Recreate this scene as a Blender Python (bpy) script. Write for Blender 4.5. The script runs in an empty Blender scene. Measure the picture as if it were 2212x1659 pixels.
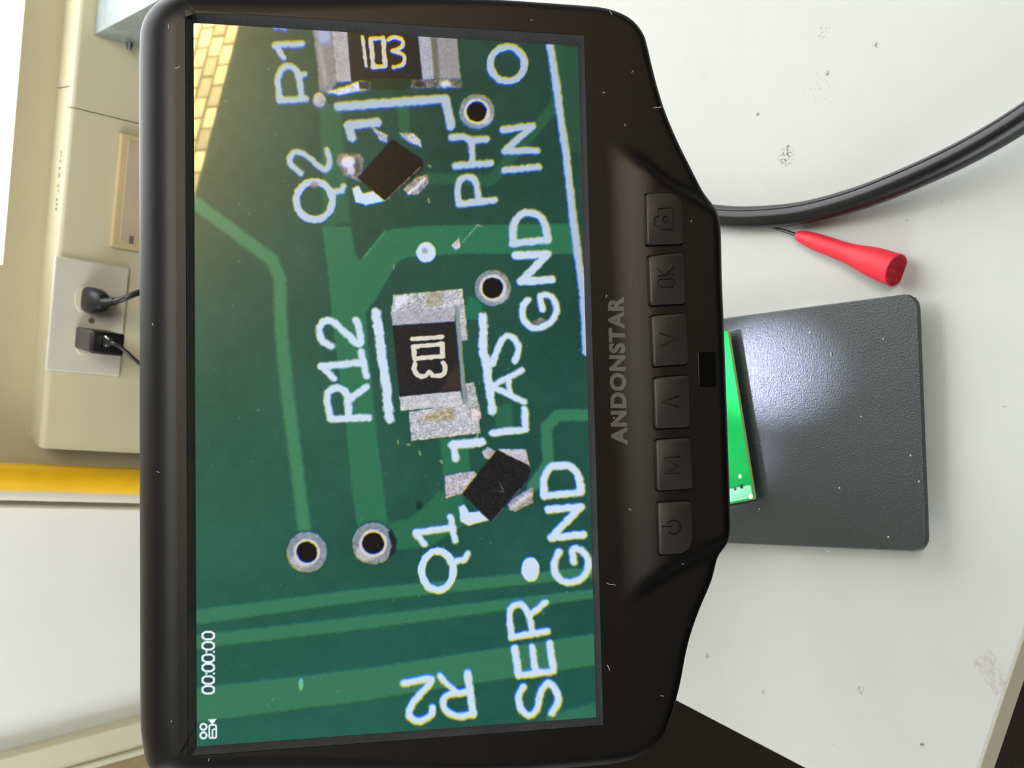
import bpy, bmesh, math, random
import numpy as np
from mathutils import Vector, Matrix

# ------------------------------------------------------------------ camera / world / light
S = 0.001                                   # everything below is written in millimetres
F = 2580.0                                  # focal length in pixels of the 2212 x 1659 frame
HC = 415.5                                  # camera height above the desk top
M = np.array([[0.9972710, 0.0136021, -0.0725635],
              [-0.0633926, 0.6615417, -0.7472242],
              [0.0378400, 0.7497850, 0.6605986]])     # phone axes (held upright) -> room axes
CAM = np.array([0.0, 0.0, HC])
scene = bpy.context.scene
COL = scene.collection

cam_data = bpy.data.cameras.new('camera')
cam = bpy.data.objects.new('camera', cam_data)
COL.objects.link(cam)
ax = np.stack([-M[:, 1], M[:, 0], M[:, 2]], 1)         # the phone was turned by a quarter
mw = Matrix.Identity(4)
for i in range(3):
    for j in range(3):
        mw[i][j] = float(ax[i, j])
    mw[i][3] = float(CAM[i]) * S
cam.matrix_world = mw
cam_data.sensor_fit = 'HORIZONTAL'
cam_data.sensor_width = 36.0
cam_data.lens = 36.0 * F / 2212.0
cam_data.clip_start = 0.01
cam_data.clip_end = 100.0
cam_data.dof.use_dof = True
cam_data.dof.focus_distance = 0.285
cam_data.dof.aperture_fstop = 75.0
scene.camera = cam

world = bpy.data.worlds.new('room_light')
scene.world = world
world.use_nodes = True
bg = world.node_tree.nodes['Background']
bg.inputs[0].default_value = (0.97, 0.99, 1.0, 1)
bg.inputs[1].default_value = 0.24
scene.cycles.max_bounces = 6
scene.cycles.diffuse_bounces = 3
scene.cycles.glossy_bounces = 3

# added fill light above and behind the camera, brightens wall and panel
lamp_d = bpy.data.lights.new('fill_light', 'AREA')
lamp_d.shape = 'RECTANGLE'
lamp_d.size = 1.1
lamp_d.size_y = 0.5
lamp_d.energy = 44
lamp_d.color = (0.97, 1.0, 0.97)
lamp = bpy.data.objects.new('fill_light', lamp_d)
COL.objects.link(lamp)
lamp.location = (0.5, -1.25, 1.95)
lamp.rotation_euler = (math.radians(42), 0, math.radians(12))

scene.view_settings.view_transform = 'Standard'
scene.view_settings.look = 'None'
scene.view_settings.gamma = 1.0
scene.view_settings.use_curve_mapping = False
scene.view_settings.exposure = 0.0
WINDOW_STRENGTH = 5.6

# ------------------------------------------------------------------ geometry helpers
def ray(x, y):
    """direction in the room of photo pixel x, y"""
    return M @ np.array([(1659 - y) - 829.5, -(x - 1106.0), -F])

def on_z(x, y, z=0.0):
    r = ray(x, y)
    return CAM + r * ((z - HC) / r[2])

YAW = math.radians(-11.3)
HD = np.array([math.cos(YAW), math.sin(YAW), 0.0])      # along the back wall, to the right
NW = np.array([-HD[1], HD[0], 0.0])                     # into the back wall
DW = 1190.65                                            # distance of the raceway face
LEAN = 0.05
def wl(s, d, z):
    """room point: s along the wall, d behind the raceway face, height z"""
    s = s + LEAN * (z + 60)
    return HD * s + NW * (DW + d) + np.array([0, 0, z])
def on_w(x, y, d=0.0):
    r = ray(x, y)
    p = r * ((DW + d) / (r @ NW))
    z = p[2] + HC
    return p @ HD - LEAN * (z + 60), z

R1 = np.array([0.99995214, 0.00458098, 0.00864434])     # monitor: right, up, out of the screen
R2 = np.array([-0.0097829, 0.4745215, 0.8801895])
RN = np.array([-0.00007, -0.880232, 0.4745436])
MC = CAM + np.array([21.356, 214.678, -156.135])
def mon(x, y, z=0.0):
    return MC + R1 * x + R2 * y + RN * z
def on_m(x, y, k=0.0):
    r = ray(x, y)
    t = ((MC + RN * k - CAM) @ RN) / (r @ RN)
    p = CAM + r * t - MC
    return float(p @ R1), float(p @ R2)

def sm(t):
    t = np.clip(t, 0, 1)
    return t * t * (3 - 2 * t)

# ------------------------------------------------------------------ object helpers
def finish(me, smooth):
    if smooth:
        me.polygons.foreach_set('use_smooth', [True] * len(me.polygons))
        if smooth < 180:
            me.set_sharp_from_angle(angle=math.radians(smooth))
    me.update()

def root_loc(parent):
    p = parent
    while p.parent:
        p = p.parent
    return np.array(p.location) / S

def mk(name, verts, faces, mat, parent=None, smooth=35, bevel=0.0, seg=2, fix=True):
    """one mesh object from room coordinates in mm"""
    v = np.array(verts, float)
    if parent is None:
        lo, hi = v.min(0), v.max(0)
        loc = np.array([(lo[0] + hi[0]) / 2, (lo[1] + hi[1]) / 2, lo[2]])
    else:
        loc = root_loc(parent)
    me = bpy.data.meshes.new(name)
    me.from_pydata(((v - loc) * S).tolist(), [], [list(f) for f in faces])
    if fix:
        bm = bmesh.new(); bm.from_mesh(me)
        bmesh.ops.recalc_face_normals(bm, faces=bm.faces)
        bm.to_mesh(me); bm.free()
    finish(me, smooth)
    o = bpy.data.objects.new(name, me)
    COL.objects.link(o)
    if parent is None:
        o.location = Vector(loc * S)
    else:
        o.parent = parent
    if mat:
        me.materials.append(mat)
    if bevel:
        b = o.modifiers.new('edge', 'BEVEL')
        b.width = bevel * S; b.segments = seg; b.limit_method = 'ANGLE'; b.angle_limit = math.radians(40)
    return o

def thing(name, loc, label, cat, group=None):
    o = bpy.data.objects.new(name, None)
    COL.objects.link(o)
    o.empty_display_size = 0.01
    o.location = Vector(np.array(loc) * S)
    return tag(o, label, cat, group)

def tag(o, label=None, cat=None, group=None, kind=None):
    if label: o['label'] = label
    if cat: o['category'] = cat
    if group: o['group'] = group
    if kind: o['kind'] = kind
    return o

def hexa(p):
    """8 corner points (4 back, 4 front, same winding) -> verts, faces"""
    return p, [(0, 1, 2, 3), (7, 6, 5, 4), (0, 4, 5, 1), (1, 5, 6, 2), (2, 6, 7, 3), (3, 7, 4, 0)]

def wbox(s0, s1, d0, d1, z0, z1):
    return hexa([wl(s0, d1, z0), wl(s1, d1, z0), wl(s1, d1, z1), wl(s0, d1, z1),
                 wl(s0, d0, z0), wl(s1, d0, z0), wl(s1, d0, z1), wl(s0, d0, z1)])

def box(x0, x1, y0, y1, z0, z1):
    return hexa([(x0, y1, z0), (x1, y1, z0), (x1, y1, z1), (x0, y1, z1),
                 (x0, y0, z0), (x1, y0, z0), (x1, y0, z1), (x0, y0, z1)])

def prism(poly, lo, hi, fn):
    """poly list of (a, b); fn(a, b, c) -> room point; extruded from c=lo to c=hi"""
    n = len(poly)
    v = [fn(a, b, lo) for a, b in poly] + [fn(a, b, hi) for a, b in poly]
    f = [tuple(range(n)), tuple(range(2 * n - 1, n - 1, -1))]
    f += [(i, (i + 1) % n, n + (i + 1) % n, n + i) for i in range(n)]
    return v, f

def catmull(pts, n=10, closed=False):
    P = [np.array(p, float) for p in pts]
    m = len(P)
    out = []
    for i in range(m if closed else m - 1):
        if closed:
            a, b, c, d = P[i - 1], P[i], P[(i + 1) % m], P[(i + 2) % m]
        else:
            a, b, c, d = P[max(i - 1, 0)], P[i], P[i + 1], P[min(i + 2, m - 1)]
        for k in range(n):
            t = k / n
            out.append(0.5 * ((2 * b) + (c - a) * t + (2 * a - 5 * b + 4 * c - d) * t * t + (3 * b - a - 3 * c + d) * t ** 3))
    if not closed:
        out.append(P[-1])
    return out

def tube(path, rad, n=12, caps=True):
    """path of 3D points, rad number or list"""
    P = [np.array(p, float) for p in path]
    R = rad if hasattr(rad, '__len__') else [rad] * len(P)
    T = []
    for i in range(len(P)):
        t = P[min(i + 1, len(P) - 1)] - P[max(i - 1, 0)]
        T.append(t / (np.linalg.norm(t) + 1e-12))
    up = np.array([0, 0, 1.0]) if abs(T[0][2]) < 0.9 else np.array([1.0, 0, 0])
    u = np.cross(T[0], up); u /= np.linalg.norm(u)
    V, Fc = [], []
    for i, p in enumerate(P):
        u = u - T[i] * (u @ T[i]); u /= np.linalg.norm(u)
        w = np.cross(T[i], u)
        for k in range(n):
            a = 2 * math.pi * k / n
            V.append(p + R[i] * (math.cos(a) * u + math.sin(a) * w))
    for i in range(len(P) - 1):
        for k in range(n):
            a, b = i * n + k, i * n + (k + 1) % n
            Fc.append((a, b, b + n, a + n))
    if caps:
        Fc.append(tuple(range(n - 1, -1, -1)))
        Fc.append(tuple(range((len(P) - 1) * n, len(P) * n)))
    return V, Fc

def merge(parts):
    V, Fc = [], []
    for v, f in parts:
        o = len(V)
        V += list(v)
        Fc += [tuple(i + o for i in q) for q in f]
    return V, Fc

def rrect(x0, x1, y0, y1, r, n=5):
    out = []
    rs = r if hasattr(r, '__len__') else [r] * 4
    for (cx, cy, a0, q) in ((x1, y1, 0, rs[0]), (x0, y1, 90, rs[1]), (x0, y0, 180, rs[2]), (x1, y0, 270, rs[3])):
        sx = 1 if cx == x1 else -1
        sy = 1 if cy == y1 else -1
        for k in range(n + 1):
            a = math.radians(a0 + 90 * k / n)
            out.append((cx - sx * q + q * math.cos(a), cy - sy * q + q * math.sin(a)))
    return out

# ------------------------------------------------------------------ materials
def lin(c):
    return tuple((x / 255 / 12.92 if x / 255 <= 0.04045 else ((x / 255 + 0.055) / 1.055) ** 2.4) for x in c)

def mat(name, rgb, rough=0.5, spec=0.5, metal=0.0, var=0.0, vscale=60.0, bump=0.0, bscale=900.0, stretch=None):
    """procedural material; rgb as sRGB 0..255, var = size of the colour mottling"""
    m = bpy.data.materials.new(name)
    m.use_nodes = True
    nt = m.node_tree
    b = nt.nodes['Principled BSDF']
    c = lin(rgb)
    b.inputs['Roughness'].default_value = rough
    b.inputs['Specular IOR Level'].default_value = spec
    b.inputs['Metallic'].default_value = metal
    tc = nt.nodes.new('ShaderNodeTexCoord')
    vec = tc.outputs['Object']
    if stretch:
        mp = nt.nodes.new('ShaderNodeMapping')
        mp.inputs['Scale'].default_value = stretch
        nt.links.new(vec, mp.inputs['Vector']); vec = mp.outputs[0]
    nz = nt.nodes.new('ShaderNodeTexNoise')
    nz.inputs['Scale'].default_value = vscale
    nz.inputs['Detail'].default_value = 5
    nt.links.new(vec, nz.inputs['Vector'])
    rp = nt.nodes.new('ShaderNodeValToRGB')
    v = max(var, 0.015)
    rp.color_ramp.elements[0].position = 0.3
    rp.color_ramp.elements[1].position = 0.7
    rp.color_ramp.elements[0].color = tuple(x * (1 - v) for x in c) + (1,)
    rp.color_ramp.elements[1].color = tuple(min(1, x * (1 + v)) for x in c) + (1,)
    nt.links.new(nz.outputs['Fac'], rp.inputs['Fac'])
    nt.links.new(rp.outputs['Color'], b.inputs['Base Color'])
    if bump:
        n2 = nt.nodes.new('ShaderNodeTexNoise')
        n2.inputs['Scale'].default_value = bscale
        n2.inputs['Detail'].default_value = 2
        nt.links.new(vec, n2.inputs['Vector'])
        bp = nt.nodes.new('ShaderNodeBump')
        bp.inputs['Strength'].default_value = bump
        bp.inputs['Distance'].default_value = 0.0004
        nt.links.new(n2.outputs['Fac'], bp.inputs['Height'])
        nt.links.new(bp.outputs[0], b.inputs['Normal'])
    return m

def emit(name, rgb, strength):
    m = bpy.data.materials.new(name)
    m.use_nodes = True
    nt = m.node_tree
    nt.nodes.clear()
    e = nt.nodes.new('ShaderNodeEmission')
    e.inputs[0].default_value = lin(rgb) + (1,)
    e.inputs[1].default_value = strength
    o = nt.nodes.new('ShaderNodeOutputMaterial')
    nt.links.new(e.outputs[0], o.inputs[0])
    return m

BLACK = mat('black plastic', (7, 6, 6), 0.45, 0.28, var=0.08, vscale=90, bump=0.05, bscale=2500)
BUTTON = mat('button rubber', (38, 36, 35), 0.5, 0.4, var=0.06, bump=0.08, bscale=2500)
LETTER = mat('grey lettering', (84, 84, 84), 0.5, 0.2)
GLOSSY = mat('glossy black', (8, 8, 8), 0.12, 0.5)
PLATE = mat('dark grey powder coat', (41, 48, 47), 0.38, 0.5, var=0.16, vscale=900, bump=0.6, bscale=1500)
METALP = mat('brushed metal', (150, 150, 150), 0.3, 0.5, 1.0)
PCB = mat('green solder mask', (0, 150, 62), 0.7, 0.12, var=0.08, vscale=120)
PCBE = mat('pale board edge', (168, 190, 120), 0.6, 0.4)
SOLDER = mat('white pad', (232, 232, 220), 0.4, 0.5)
CABLE = mat('black cable sheath', (14, 15, 18), 0.26, 0.35, var=0.1)
RED = mat('red rubber', (208, 36, 52), 0.55, 0.4, var=0.05, bump=0.03)
NEEDLE = mat('dark steel', (70, 70, 70), 0.35, 0.5, 1.0)
BEIGE = mat('beige wall paint', (190, 181, 149), 0.6, 0.3, var=0.05, vscale=6)
RACE = mat('cream raceway paint', (200, 193, 162), 0.45, 0.4, var=0.04, vscale=9)
COVERP = mat('ivory cover plate', (206, 186, 142), 0.5, 0.4, var=0.06, vscale=30)
OUTLET = mat('off white outlet plate', (216, 211, 196), 0.4, 0.45, var=0.04, vscale=20)
INSET = mat('tan cover inset', (196, 180, 152), 0.5, 0.4, var=0.05)
SOCKET = mat('ivory socket face', (222, 214, 192), 0.4, 0.45)
DARKPL = mat('dark moulded plastic', (24, 24, 25), 0.38, 0.5, var=0.1)
GREYPL = mat('charger side plastic', (66, 65, 62), 0.4, 0.5, var=0.1)
CORD = mat('thin black cord', (34, 34, 34), 0.3, 0.5)
STEEL = mat('silver connector', (180, 180, 180), 0.28, 0.5, 1.0)
GALV = mat('galvanised steel', (156, 166, 166), 0.45, 0.5, 0.5, var=0.16, vscale=70)
YELLOW = mat('yellow paint', (248, 196, 36), 0.32, 0.5, var=0.05, vscale=20)
WHITEP = mat('white panel laminate', (246, 247, 242), 0.45, 0.4, var=0.02, vscale=8)
CREAM = mat('cream timber paint', (214, 211, 184), 0.5, 0.4, var=0.05, vscale=14, stretch=(1, 1, 0.2))
CREAMD = mat('brown timber edge', (150, 134, 104), 0.6, 0.3, var=0.1)
FLOORM = mat('dark carpet', (34, 29, 24), 0.95, 0.1, var=0.25, vscale=300, bump=0.4)
DESKE = mat('desk edge band', (196, 188, 166), 0.5, 0.4, var=0.06)
DESKU = mat('desk underside', (60, 52, 44), 0.8, 0.2)
FRAMEW = mat('white window frame', (240, 240, 236), 0.5, 0.4)
PRINT = mat('grey print', (120, 112, 90), 0.7, 0.2)
LINT = mat('pale lint', (190, 186, 178), 0.8, 0.2)
BRICK = mat('sandy brick', (236, 210, 152), 0.9, 0.1, var=0.22, vscale=9)
def brick_tones():
    nt = BRICK.node_tree
    b = nt.nodes['Principled BSDF']
    base = [l for l in nt.links if l.to_socket == b.inputs['Base Color']][0].from_socket
    oi = nt.nodes.new('ShaderNodeObjectInfo')
    mr = nt.nodes.new('ShaderNodeMapRange')
    mr.inputs['To Min'].default_value = 0.45
    mr.inputs['To Max'].default_value = 1.0
    nt.links.new(oi.outputs['Random'], mr.inputs['Value'])
    mx = nt.nodes.new('ShaderNodeMix'); mx.data_type = 'RGBA'; mx.blend_type = 'MULTIPLY'
    mx.inputs[0].default_value = 1.0
    nt.links.new(base, mx.inputs[6]); nt.links.new(mr.outputs[0], mx.inputs[7])
    nt.links.new(mx.outputs[2], b.inputs['Base Color'])
brick_tones()
MORTAR = mat('mortar', (120, 92, 54), 0.95, 0.1, var=0.1)
REAR = mat('rear wall paint', (34, 30, 27), 0.7, 0.2, var=0.03, vscale=4)
SKY = emit('daylight pane', (250, 252, 255), WINDOW_STRENGTH)

def desk_material():
    m = mat('white desk laminate', (178, 180, 175), 0.42, 0.4, bump=0.06, bscale=700)
    nt = m.node_tree
    b = nt.nodes['Principled BSDF']
    base = [l for l in nt.links if l.to_socket == b.inputs['Base Color']][0].from_socket
    geo = nt.nodes.new('ShaderNodeNewGeometry')
    pos = geo.outputs['Position']
    def math_(op, a, c=None, clamp=False):
        n = nt.nodes.new('ShaderNodeMath'); n.operation = op; n.use_clamp = clamp
        for i, q in enumerate((a, c)):
            if q is None: continue
            if isinstance(q, (int, float)): n.inputs[i].default_value = q
            else: nt.links.new(q, n.inputs[i])
        return n.outputs[0]
    def noise(scale, detail=3):
        n = nt.nodes.new('ShaderNodeTexNoise')
        n.inputs['Scale'].default_value = scale
        n.inputs['Detail'].default_value = detail
        nt.links.new(pos, n.inputs['Vector'])
        return n.outputs['Fac']
    def ramp(v, lo, hi):
        n = nt.nodes.new('ShaderNodeMapRange')
        n.inputs['From Min'].default_value = lo
        n.inputs['From Max'].default_value = hi
        n.clamp = True
        nt.links.new(v, n.inputs['Value'])
        return n.outputs[0]
    fine = noise(900, 3)
    marks = math_('MULTIPLY', ramp(noise(420, 2), 0.71, 0.76), ramp(noise(14, 2), 0.52, 0.66))
    total = math_('MULTIPLY', marks, 0.35)
    # scuffs and stains with a place of their own on this desk: (photo x, y, radius mm, threshold, strength)
    for (x, y, rad, th, st) in ((1698, 338, 5.0, 0.50, 0.95), (1702, 318, 1.2, 0.40, 0.9), (1775, 190, 10, 0.60, 0.55),
                                (1778, 68, 4, 0.55, 0.7), (1892, 97, 2.0, 0.48, 0.8), (1860, 1491, 2.2, 0.50, 0.7),
                                (1787, 159, 1.6, 0.45, 0.9), (1520, 160, 4, 0.55, 0.3), (1992, 1609, 1.2, 0.4, 0.8),
                                (1637, 247, 1.2, 0.4, 0.8), (1528, 1417, 1.5, 0.4, 0.5), (1650, 1496, 1.3, 0.4, 0.6)):
        p = on_z(x, y, 0) * S
        d = nt.nodes.new('ShaderNodeVectorMath'); d.operation = 'DISTANCE'
        nt.links.new(pos, d.inputs[0]); d.inputs[1].default_value = tuple(p)
        near = ramp(d.outputs['Value'], rad * S, rad * S * 0.45)
        near_n = near.node
        near_n.inputs['From Min'].default_value = rad * S
        near_n.inputs['From Max'].default_value = rad * S * 0.4
        k = math_('MULTIPLY', math_('MULTIPLY', near, ramp(fine, th, th + 0.1)), st)
        total = math_('MAXIMUM', total, k)
    mx = nt.nodes.new('ShaderNodeMix'); mx.data_type = 'RGBA'
    nt.links.new(total, mx.inputs[0])
    nt.links.new(base, mx.inputs[6])
    mx.inputs[7].default_value = (0.05, 0.05, 0.05, 1)
    # pale brown tape residue near the front edge
    p = on_z(2143, 1452, 0) * S
    mp = nt.nodes.new('ShaderNodeMapping'); mp.vector_type = 'TEXTURE'
    mp.inputs['Location'].default_value = tuple(p)
    mp.inputs['Rotation'].default_value = (0, 0, math.radians(35))
    mp.inputs['Scale'].default_value = (0.0075, 0.0045, 1)
    nt.links.new(pos, mp.inputs['Vector'])
    sep = nt.nodes.new('ShaderNodeSeparateXYZ'); nt.links.new(mp.outputs[0], sep.inputs[0])
    ex = math_('MAXIMUM', math_('ABSOLUTE', sep.outputs[0]), math_('ABSOLUTE', sep.outputs[1]))
    ex = math_('ADD', ex, math_('MULTIPLY', math_('SUBTRACT', noise(260, 4), 0.5), 0.7))
    patch = math_('MULTIPLY', ramp(ex, 1.0, 0.9), ramp(noise(520, 4), 0.38, 0.6))
    ramp_n = patch.node
    m2 = nt.nodes.new('ShaderNodeMix'); m2.data_type = 'RGBA'
    nt.links.new(math_('MULTIPLY', patch, 0.5), m2.inputs[0])
    nt.links.new(mx.outputs[2], m2.inputs[6])
    m2.inputs[7].default_value = lin((150, 140, 125)) + (1,)
    nt.links.new(m2.outputs[2], b.inputs['Base Color'])
    return m
DESK = desk_material()

def screen_material():
    m = bpy.data.materials.new('lit display')
    m.use_nodes = True
    nt = m.node_tree
    b = nt.nodes['Principled BSDF']
    b.inputs['Base Color'].default_value = (0.004, 0.004, 0.004, 1)
    b.inputs['Roughness'].default_value = 0.26
    b.inputs['Specular IOR Level'].default_value = 0.18
    b.inputs['Coat Weight'].default_value = 1.0
    b.inputs['Coat Roughness'].default_value = 0.02
    b.inputs['Coat IOR'].default_value = 1.35
    a = nt.nodes.new('ShaderNodeVertexColor')
    a.layer_name = 'picture'
    nt.links.new(a.outputs['Color'], b.inputs['Emission Color'])
    b.inputs['Emission Strength'].default_value = 1.0
    return m

# ------------------------------------------------------------------ the room
floor_z = -740
v, f = box(-2600, 2600, -2600, 2200, floor_z - 20, floor_z)
tag(mk('floor', v, f, FLOORM), 'dark carpet floor under the white desk', kind='structure')

# back wall with the bright window opening at its upper right
win_s, win_z = on_w(5, 572, 40)
win_z2 = on_w(55, 0, 40)[1]
win_z = (win_z + win_z2) / 2
WR, WT = 1500, 2300
parts = [wbox(-2300, win_s, 40, 140, floor_z, 2600), wbox(win_s, WR, 40, 140, floor_z, win_z),
         wbox(win_s, WR, 40, 140, WT, 2600), wbox(WR, 2300, 40, 140, floor_z, 2600)]
tag(mk('wall_back', *merge(parts), BEIGE), 'beige painted wall behind the desk', kind='structure')
wn = mk('window_1', *wbox(win_s, WR, 44, 52, win_z, WT), SKY)
tag(wn, 'overexposed white window low in the beige wall', kind='structure')
tag(mk('window_frame', *wbox(win_s + 700, win_s + 740, 36, 44, win_z, WT), FRAMEW, wn))

# left wall, out of frame, with an added glowing pane that brightens the white panel
lw = [box(-1420, -1320, -2300, 100, floor_z, 2600), box(-1420, -1320, 1000, 1600, floor_z, 2600),
      box(-1420, -1320, 100, 1000, floor_z, 100), box(-1420, -1320, 100, 1000, 1200, 2600)]
tag(mk('wall_left', *merge(lw), FRAMEW), 'white wall to the left of the desk', kind='structure')
tag(mk('fill_pane', *box(-1380, -1372, 100, 1000, 100, 1200), emit('left fill glow', (246, 250, 255), 6.4)), 'added glowing pane in the left wall, out of view', kind='structure')

# rear wall behind the photographer with a window onto a sunlit brick facade
BD = np.array([0.918, -0.397, 0.0]); BN = np.array([-0.397, -0.918, 0.0])
def rear_pt(sx, sy, dx, dy):
    p = mon(sx, sy)
    r = R1 * dx + R2 * dy + RN * 265.0
    return p, r / np.linalg.norm(r)
p2, r2 = rear_pt(43, 43, 64, 7)
sill = p2 + r2 * (8.0 * 270)
def rw(s, d, z):
    return np.array([sill[0], sill[1], 0]) + BD * s + BN * d + np.array([0, 0, z])
def rbox(s0, s1, d0, d1, z0, z1):
    return hexa([rw(s0, d1, z0), rw(s1, d1, z0), rw(s1, d1, z1), rw(s0, d1, z1),
                 rw(s0, d0, z0), rw(s1, d0, z0), rw(s1, d0, z1), rw(s0, d0, z1)])
SZ = float(sill[2])
parts = [rbox(-2400, -150, 0, 80, floor_z, SZ + 900), rbox(-150, 750, 0, 80, floor_z, SZ),
         rbox(750, 2200, 0, 80, floor_z, SZ + 900), rbox(-150, 750, 0, 80, SZ + 380, SZ + 900)]
tag(mk('wall_rear', *merge(parts), REAR), 'plain rear wall behind the photographer', kind='structure')

fac_d = 6500.0
fv, ff = rbox(-900, 6200, fac_d + 60, fac_d + 300, floor_z, 9000)
fac = mk('wall_brick', fv, ff, MORTAR)
tag(fac, 'sunlit sandy brick facade mirrored in the corner of the screen', kind='structure')
bs, bh = 270.0, 150.0
c0 = root_loc(fac)
me = None
rng = random.Random(4)
# the patch of facade that the mirror shows is laid brick by brick
pc, rc = rear_pt(62, 41, 83, 5)
tt = ((np.array([sill[0], sill[1], 0]) + BN * fac_d - pc) @ BN) / (rc @ BN)
pc = pc + rc * tt
cs, cz = (pc - np.array([sill[0], sill[1], 0])) @ BD, pc[2]
for j in range(-8, 8):
    for i in range(-8, 8):
        s0 = cs + i * bs + (bs / 2 if j % 2 else 0)
        z0 = cz + j * bh
        if me is None:
            v, f = hexa([BD * a + BN * b_ + np.array([0, 0, c_]) for a, b_, c_ in
                         ((0, 60, 0), (bs - 30, 60, 0), (bs - 30, 60, bh - 30), (0, 60, bh - 30),
                          (0, 0, 0), (bs - 30, 0, 0), (bs - 30, 0, bh - 30), (0, 0, bh - 30))])
            me = bpy.data.meshes.new('brick')
            me.from_pydata([tuple(np.array(q) * S) for q in v], [], f)
            bm = bmesh.new(); bm.from_mesh(me); bmesh.ops.recalc_face_normals(bm, faces=bm.faces); bm.to_mesh(me); bm.free()
            me.materials.append(BRICK)
        o = bpy.data.objects.new('brick', me)
        COL.objects.link(o)
        o.parent = fac
        o.location = Vector((rw(s0, fac_d + rng.uniform(-6, 6), z0) - c0) * S)
sun_d = bpy.data.lights.new('facade_sun', 'SPOT')
sun_d.energy = 110000
sun_d.color = (1.0, 0.90, 0.70)
sun_d.spot_size = math.radians(70)
sun_d.shadow_soft_size = 0.05
sun_o = bpy.data.objects.new('facade_sun', sun_d)
COL.objects.link(sun_o)
sp = rw(cs + 1500, fac_d - 2600, cz + 3200)
sun_o.location = Vector(sp * S)
sun_o.rotation_euler = Vector((rw(cs, fac_d, cz) - sp)).to_track_quat('-Z', 'Y').to_euler()

# ------------------------------------------------------------------ white desk
a1, a2 = on_z(1470, 1520)[:2], on_z(1735, 1659)[:2]
b1, b2 = on_z(2212, 1370)[:2], on_z(2115, 1659)[:2]
da = (a1 - a2) / np.linalg.norm(a1 - a2)
db = (b1 - b2) / np.linalg.norm(b1 - b2)
tt = np.linalg.solve(np.stack([da, -db], 1), b2 - a2)
cor = a2 + da * tt[0]
pa = cor + da * 640
pb = cor + db * 1300
pc_ = pa + (pb - cor)
desk = thing('desk', (cor[0] + 300, cor[1] + 200, floor_z), 'white laminate desk with scuffs and a dark gap at its left side', 'desk')
poly = [cor + da * 3 + db * 3, pb, pc_, pa]
poly = [tuple(cor + da * 8), tuple(cor + (da + db) * 2.2), tuple(cor + db * 8), tuple(pb), tuple(pc_), tuple(pa)]
o = mk('desk_top', *prism(poly, -14, 0, lambda a, b, c: (a, b, c)), DESK, desk, bevel=1.2)
o.data.materials.append(DESKE)
for p in o.data.polygons:
    if abs(p.normal.z) < 0.5:
        p.material_index = 1
for (i, j) in ((0.08, 0.08), (0.92, 0.08), (0.08, 0.92), (0.92, 0.92)):
    q = cor + da * 640 * i + db * 1300 * j
    mk('leg', *tube([(q[0], q[1], floor_z), (q[0], q[1], -14)], 20, 16), METALP, desk)

# ------------------------------------------------------------------ digital microscope
PT = 10.0                                              # top of the base plate
pf_l, pf_r = on_z(2001.6, 1193, PT), on_z(1980, 632, PT)
px0, px1, py0 = pf_l[0], pf_r[0], pf_l[1]
pcx = (px0 + px1) / 2
scope = thing('digital_microscope', (pcx, py0 + 85, 0), 'black digital microscope with a large lit screen over a dark base plate', 'microscope')
mk('base_plate', *prism(rrect(px0, px1, py0, py0 + 175, 5.5), 7.2, PT, lambda a, b, c: (a, b, c)), PLATE, scope, bevel=0.5)
for (x, y) in ((px0 + 12, py0 + 12), (px1 - 12, py0 + 12), (px0 + 12, py0 + 160), (px1 - 12, py0 + 160)):
    mk('rubber_foot', *tube([(x, y, 0), (x, y, 7.2)], 6, 16), DARKPL, scope)
post_y = py0 + 158
mk('pole', *tube([(pcx, post_y, PT), (pcx, post_y, 205)], 9, 24), METALP, scope)
mk('pole_collar', *tube([(pcx, post_y, PT), (pcx, post_y, PT + 14)], 15, 24), BLACK, scope)
# focusing arm and objective behind the screen
mk('focus_arm', *box(pcx - 16, pcx + 16, post_y - 55, post_y + 14, 150, 185), BLACK, scope, bevel=3)
mk('focus_knob', *tube([(pcx + 16, post_y - 4, 167), (pcx + 34, post_y - 4, 167)], 13, 24), BLACK, scope, bevel=1)
obx, oby = pcx, post_y - 68
mk('objective', *tube([(obx, oby, 205), (obx, oby, 150), (obx, oby, 149), (obx, oby, 96), (obx, oby, 95), (obx, oby, 80)],
                      [17, 17, 14, 14, 10, 9], 28), BLACK, scope)
mk('screen_bracket', *hexa([np.array(q) for q in (
    (pcx - 14, post_y + 10, 175), (pcx + 14, post_y + 10, 175), (pcx + 14, post_y + 10, 215), (pcx - 14, post_y + 10, 215),
    mon(-30, -20, -21), mon(0, -20, -21), mon(0, 20, -21), mon(-30, 20, -21))]), BLACK, scope)

# --- housing: outline traced on the front of the real panel, swept into a rounded shell
ZF = 3.0
TAB_H = 1.7
OUT = [(309, 1655), (301, 1610), (298, 1560), (297, 1400), (296, 1000), (296, 600), (295, 200), (296, 80), (299, 40), (310, 12),
       (332, -14), (370, -34), (430, -46), (700, -32), (1000, -10), (1138, 0), (1250, 8), (1301, 13), (1340, 24), (1370, 42),
       (1393, 72), (1403, 105), (1411, 140), (1424, 190), (1440, 240), (1465, 300), (1492, 355), (1519, 408),
       (1540, 428), (1553, 448), (1561, 475), (1564, 510), (1566, 600), (1572, 750), (1579, 950), (1584, 1100), (1584, 1150),
       (1577, 1178), (1560, 1205), (1540, 1255), (1515, 1315), (1497, 1365), (1484, 1415), (1474, 1470), (1463, 1515),
       (1450, 1558), (1434, 1592), (1408, 1622), (1375, 1641), (1330, 1652), (1280, 1657), (1100, 1672), (800, 1695),
       (500, 1716), (420, 1718), (370, 1710), (335, 1692), (318, 1675)]
pts = [on_m(x, y, ZF + (TAB_H if (x > 1535 and 425 < y < 1215) else 0) - 1.0) for x, y in OUT]
crv = np.array(catmull(pts, 12, True))
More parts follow.
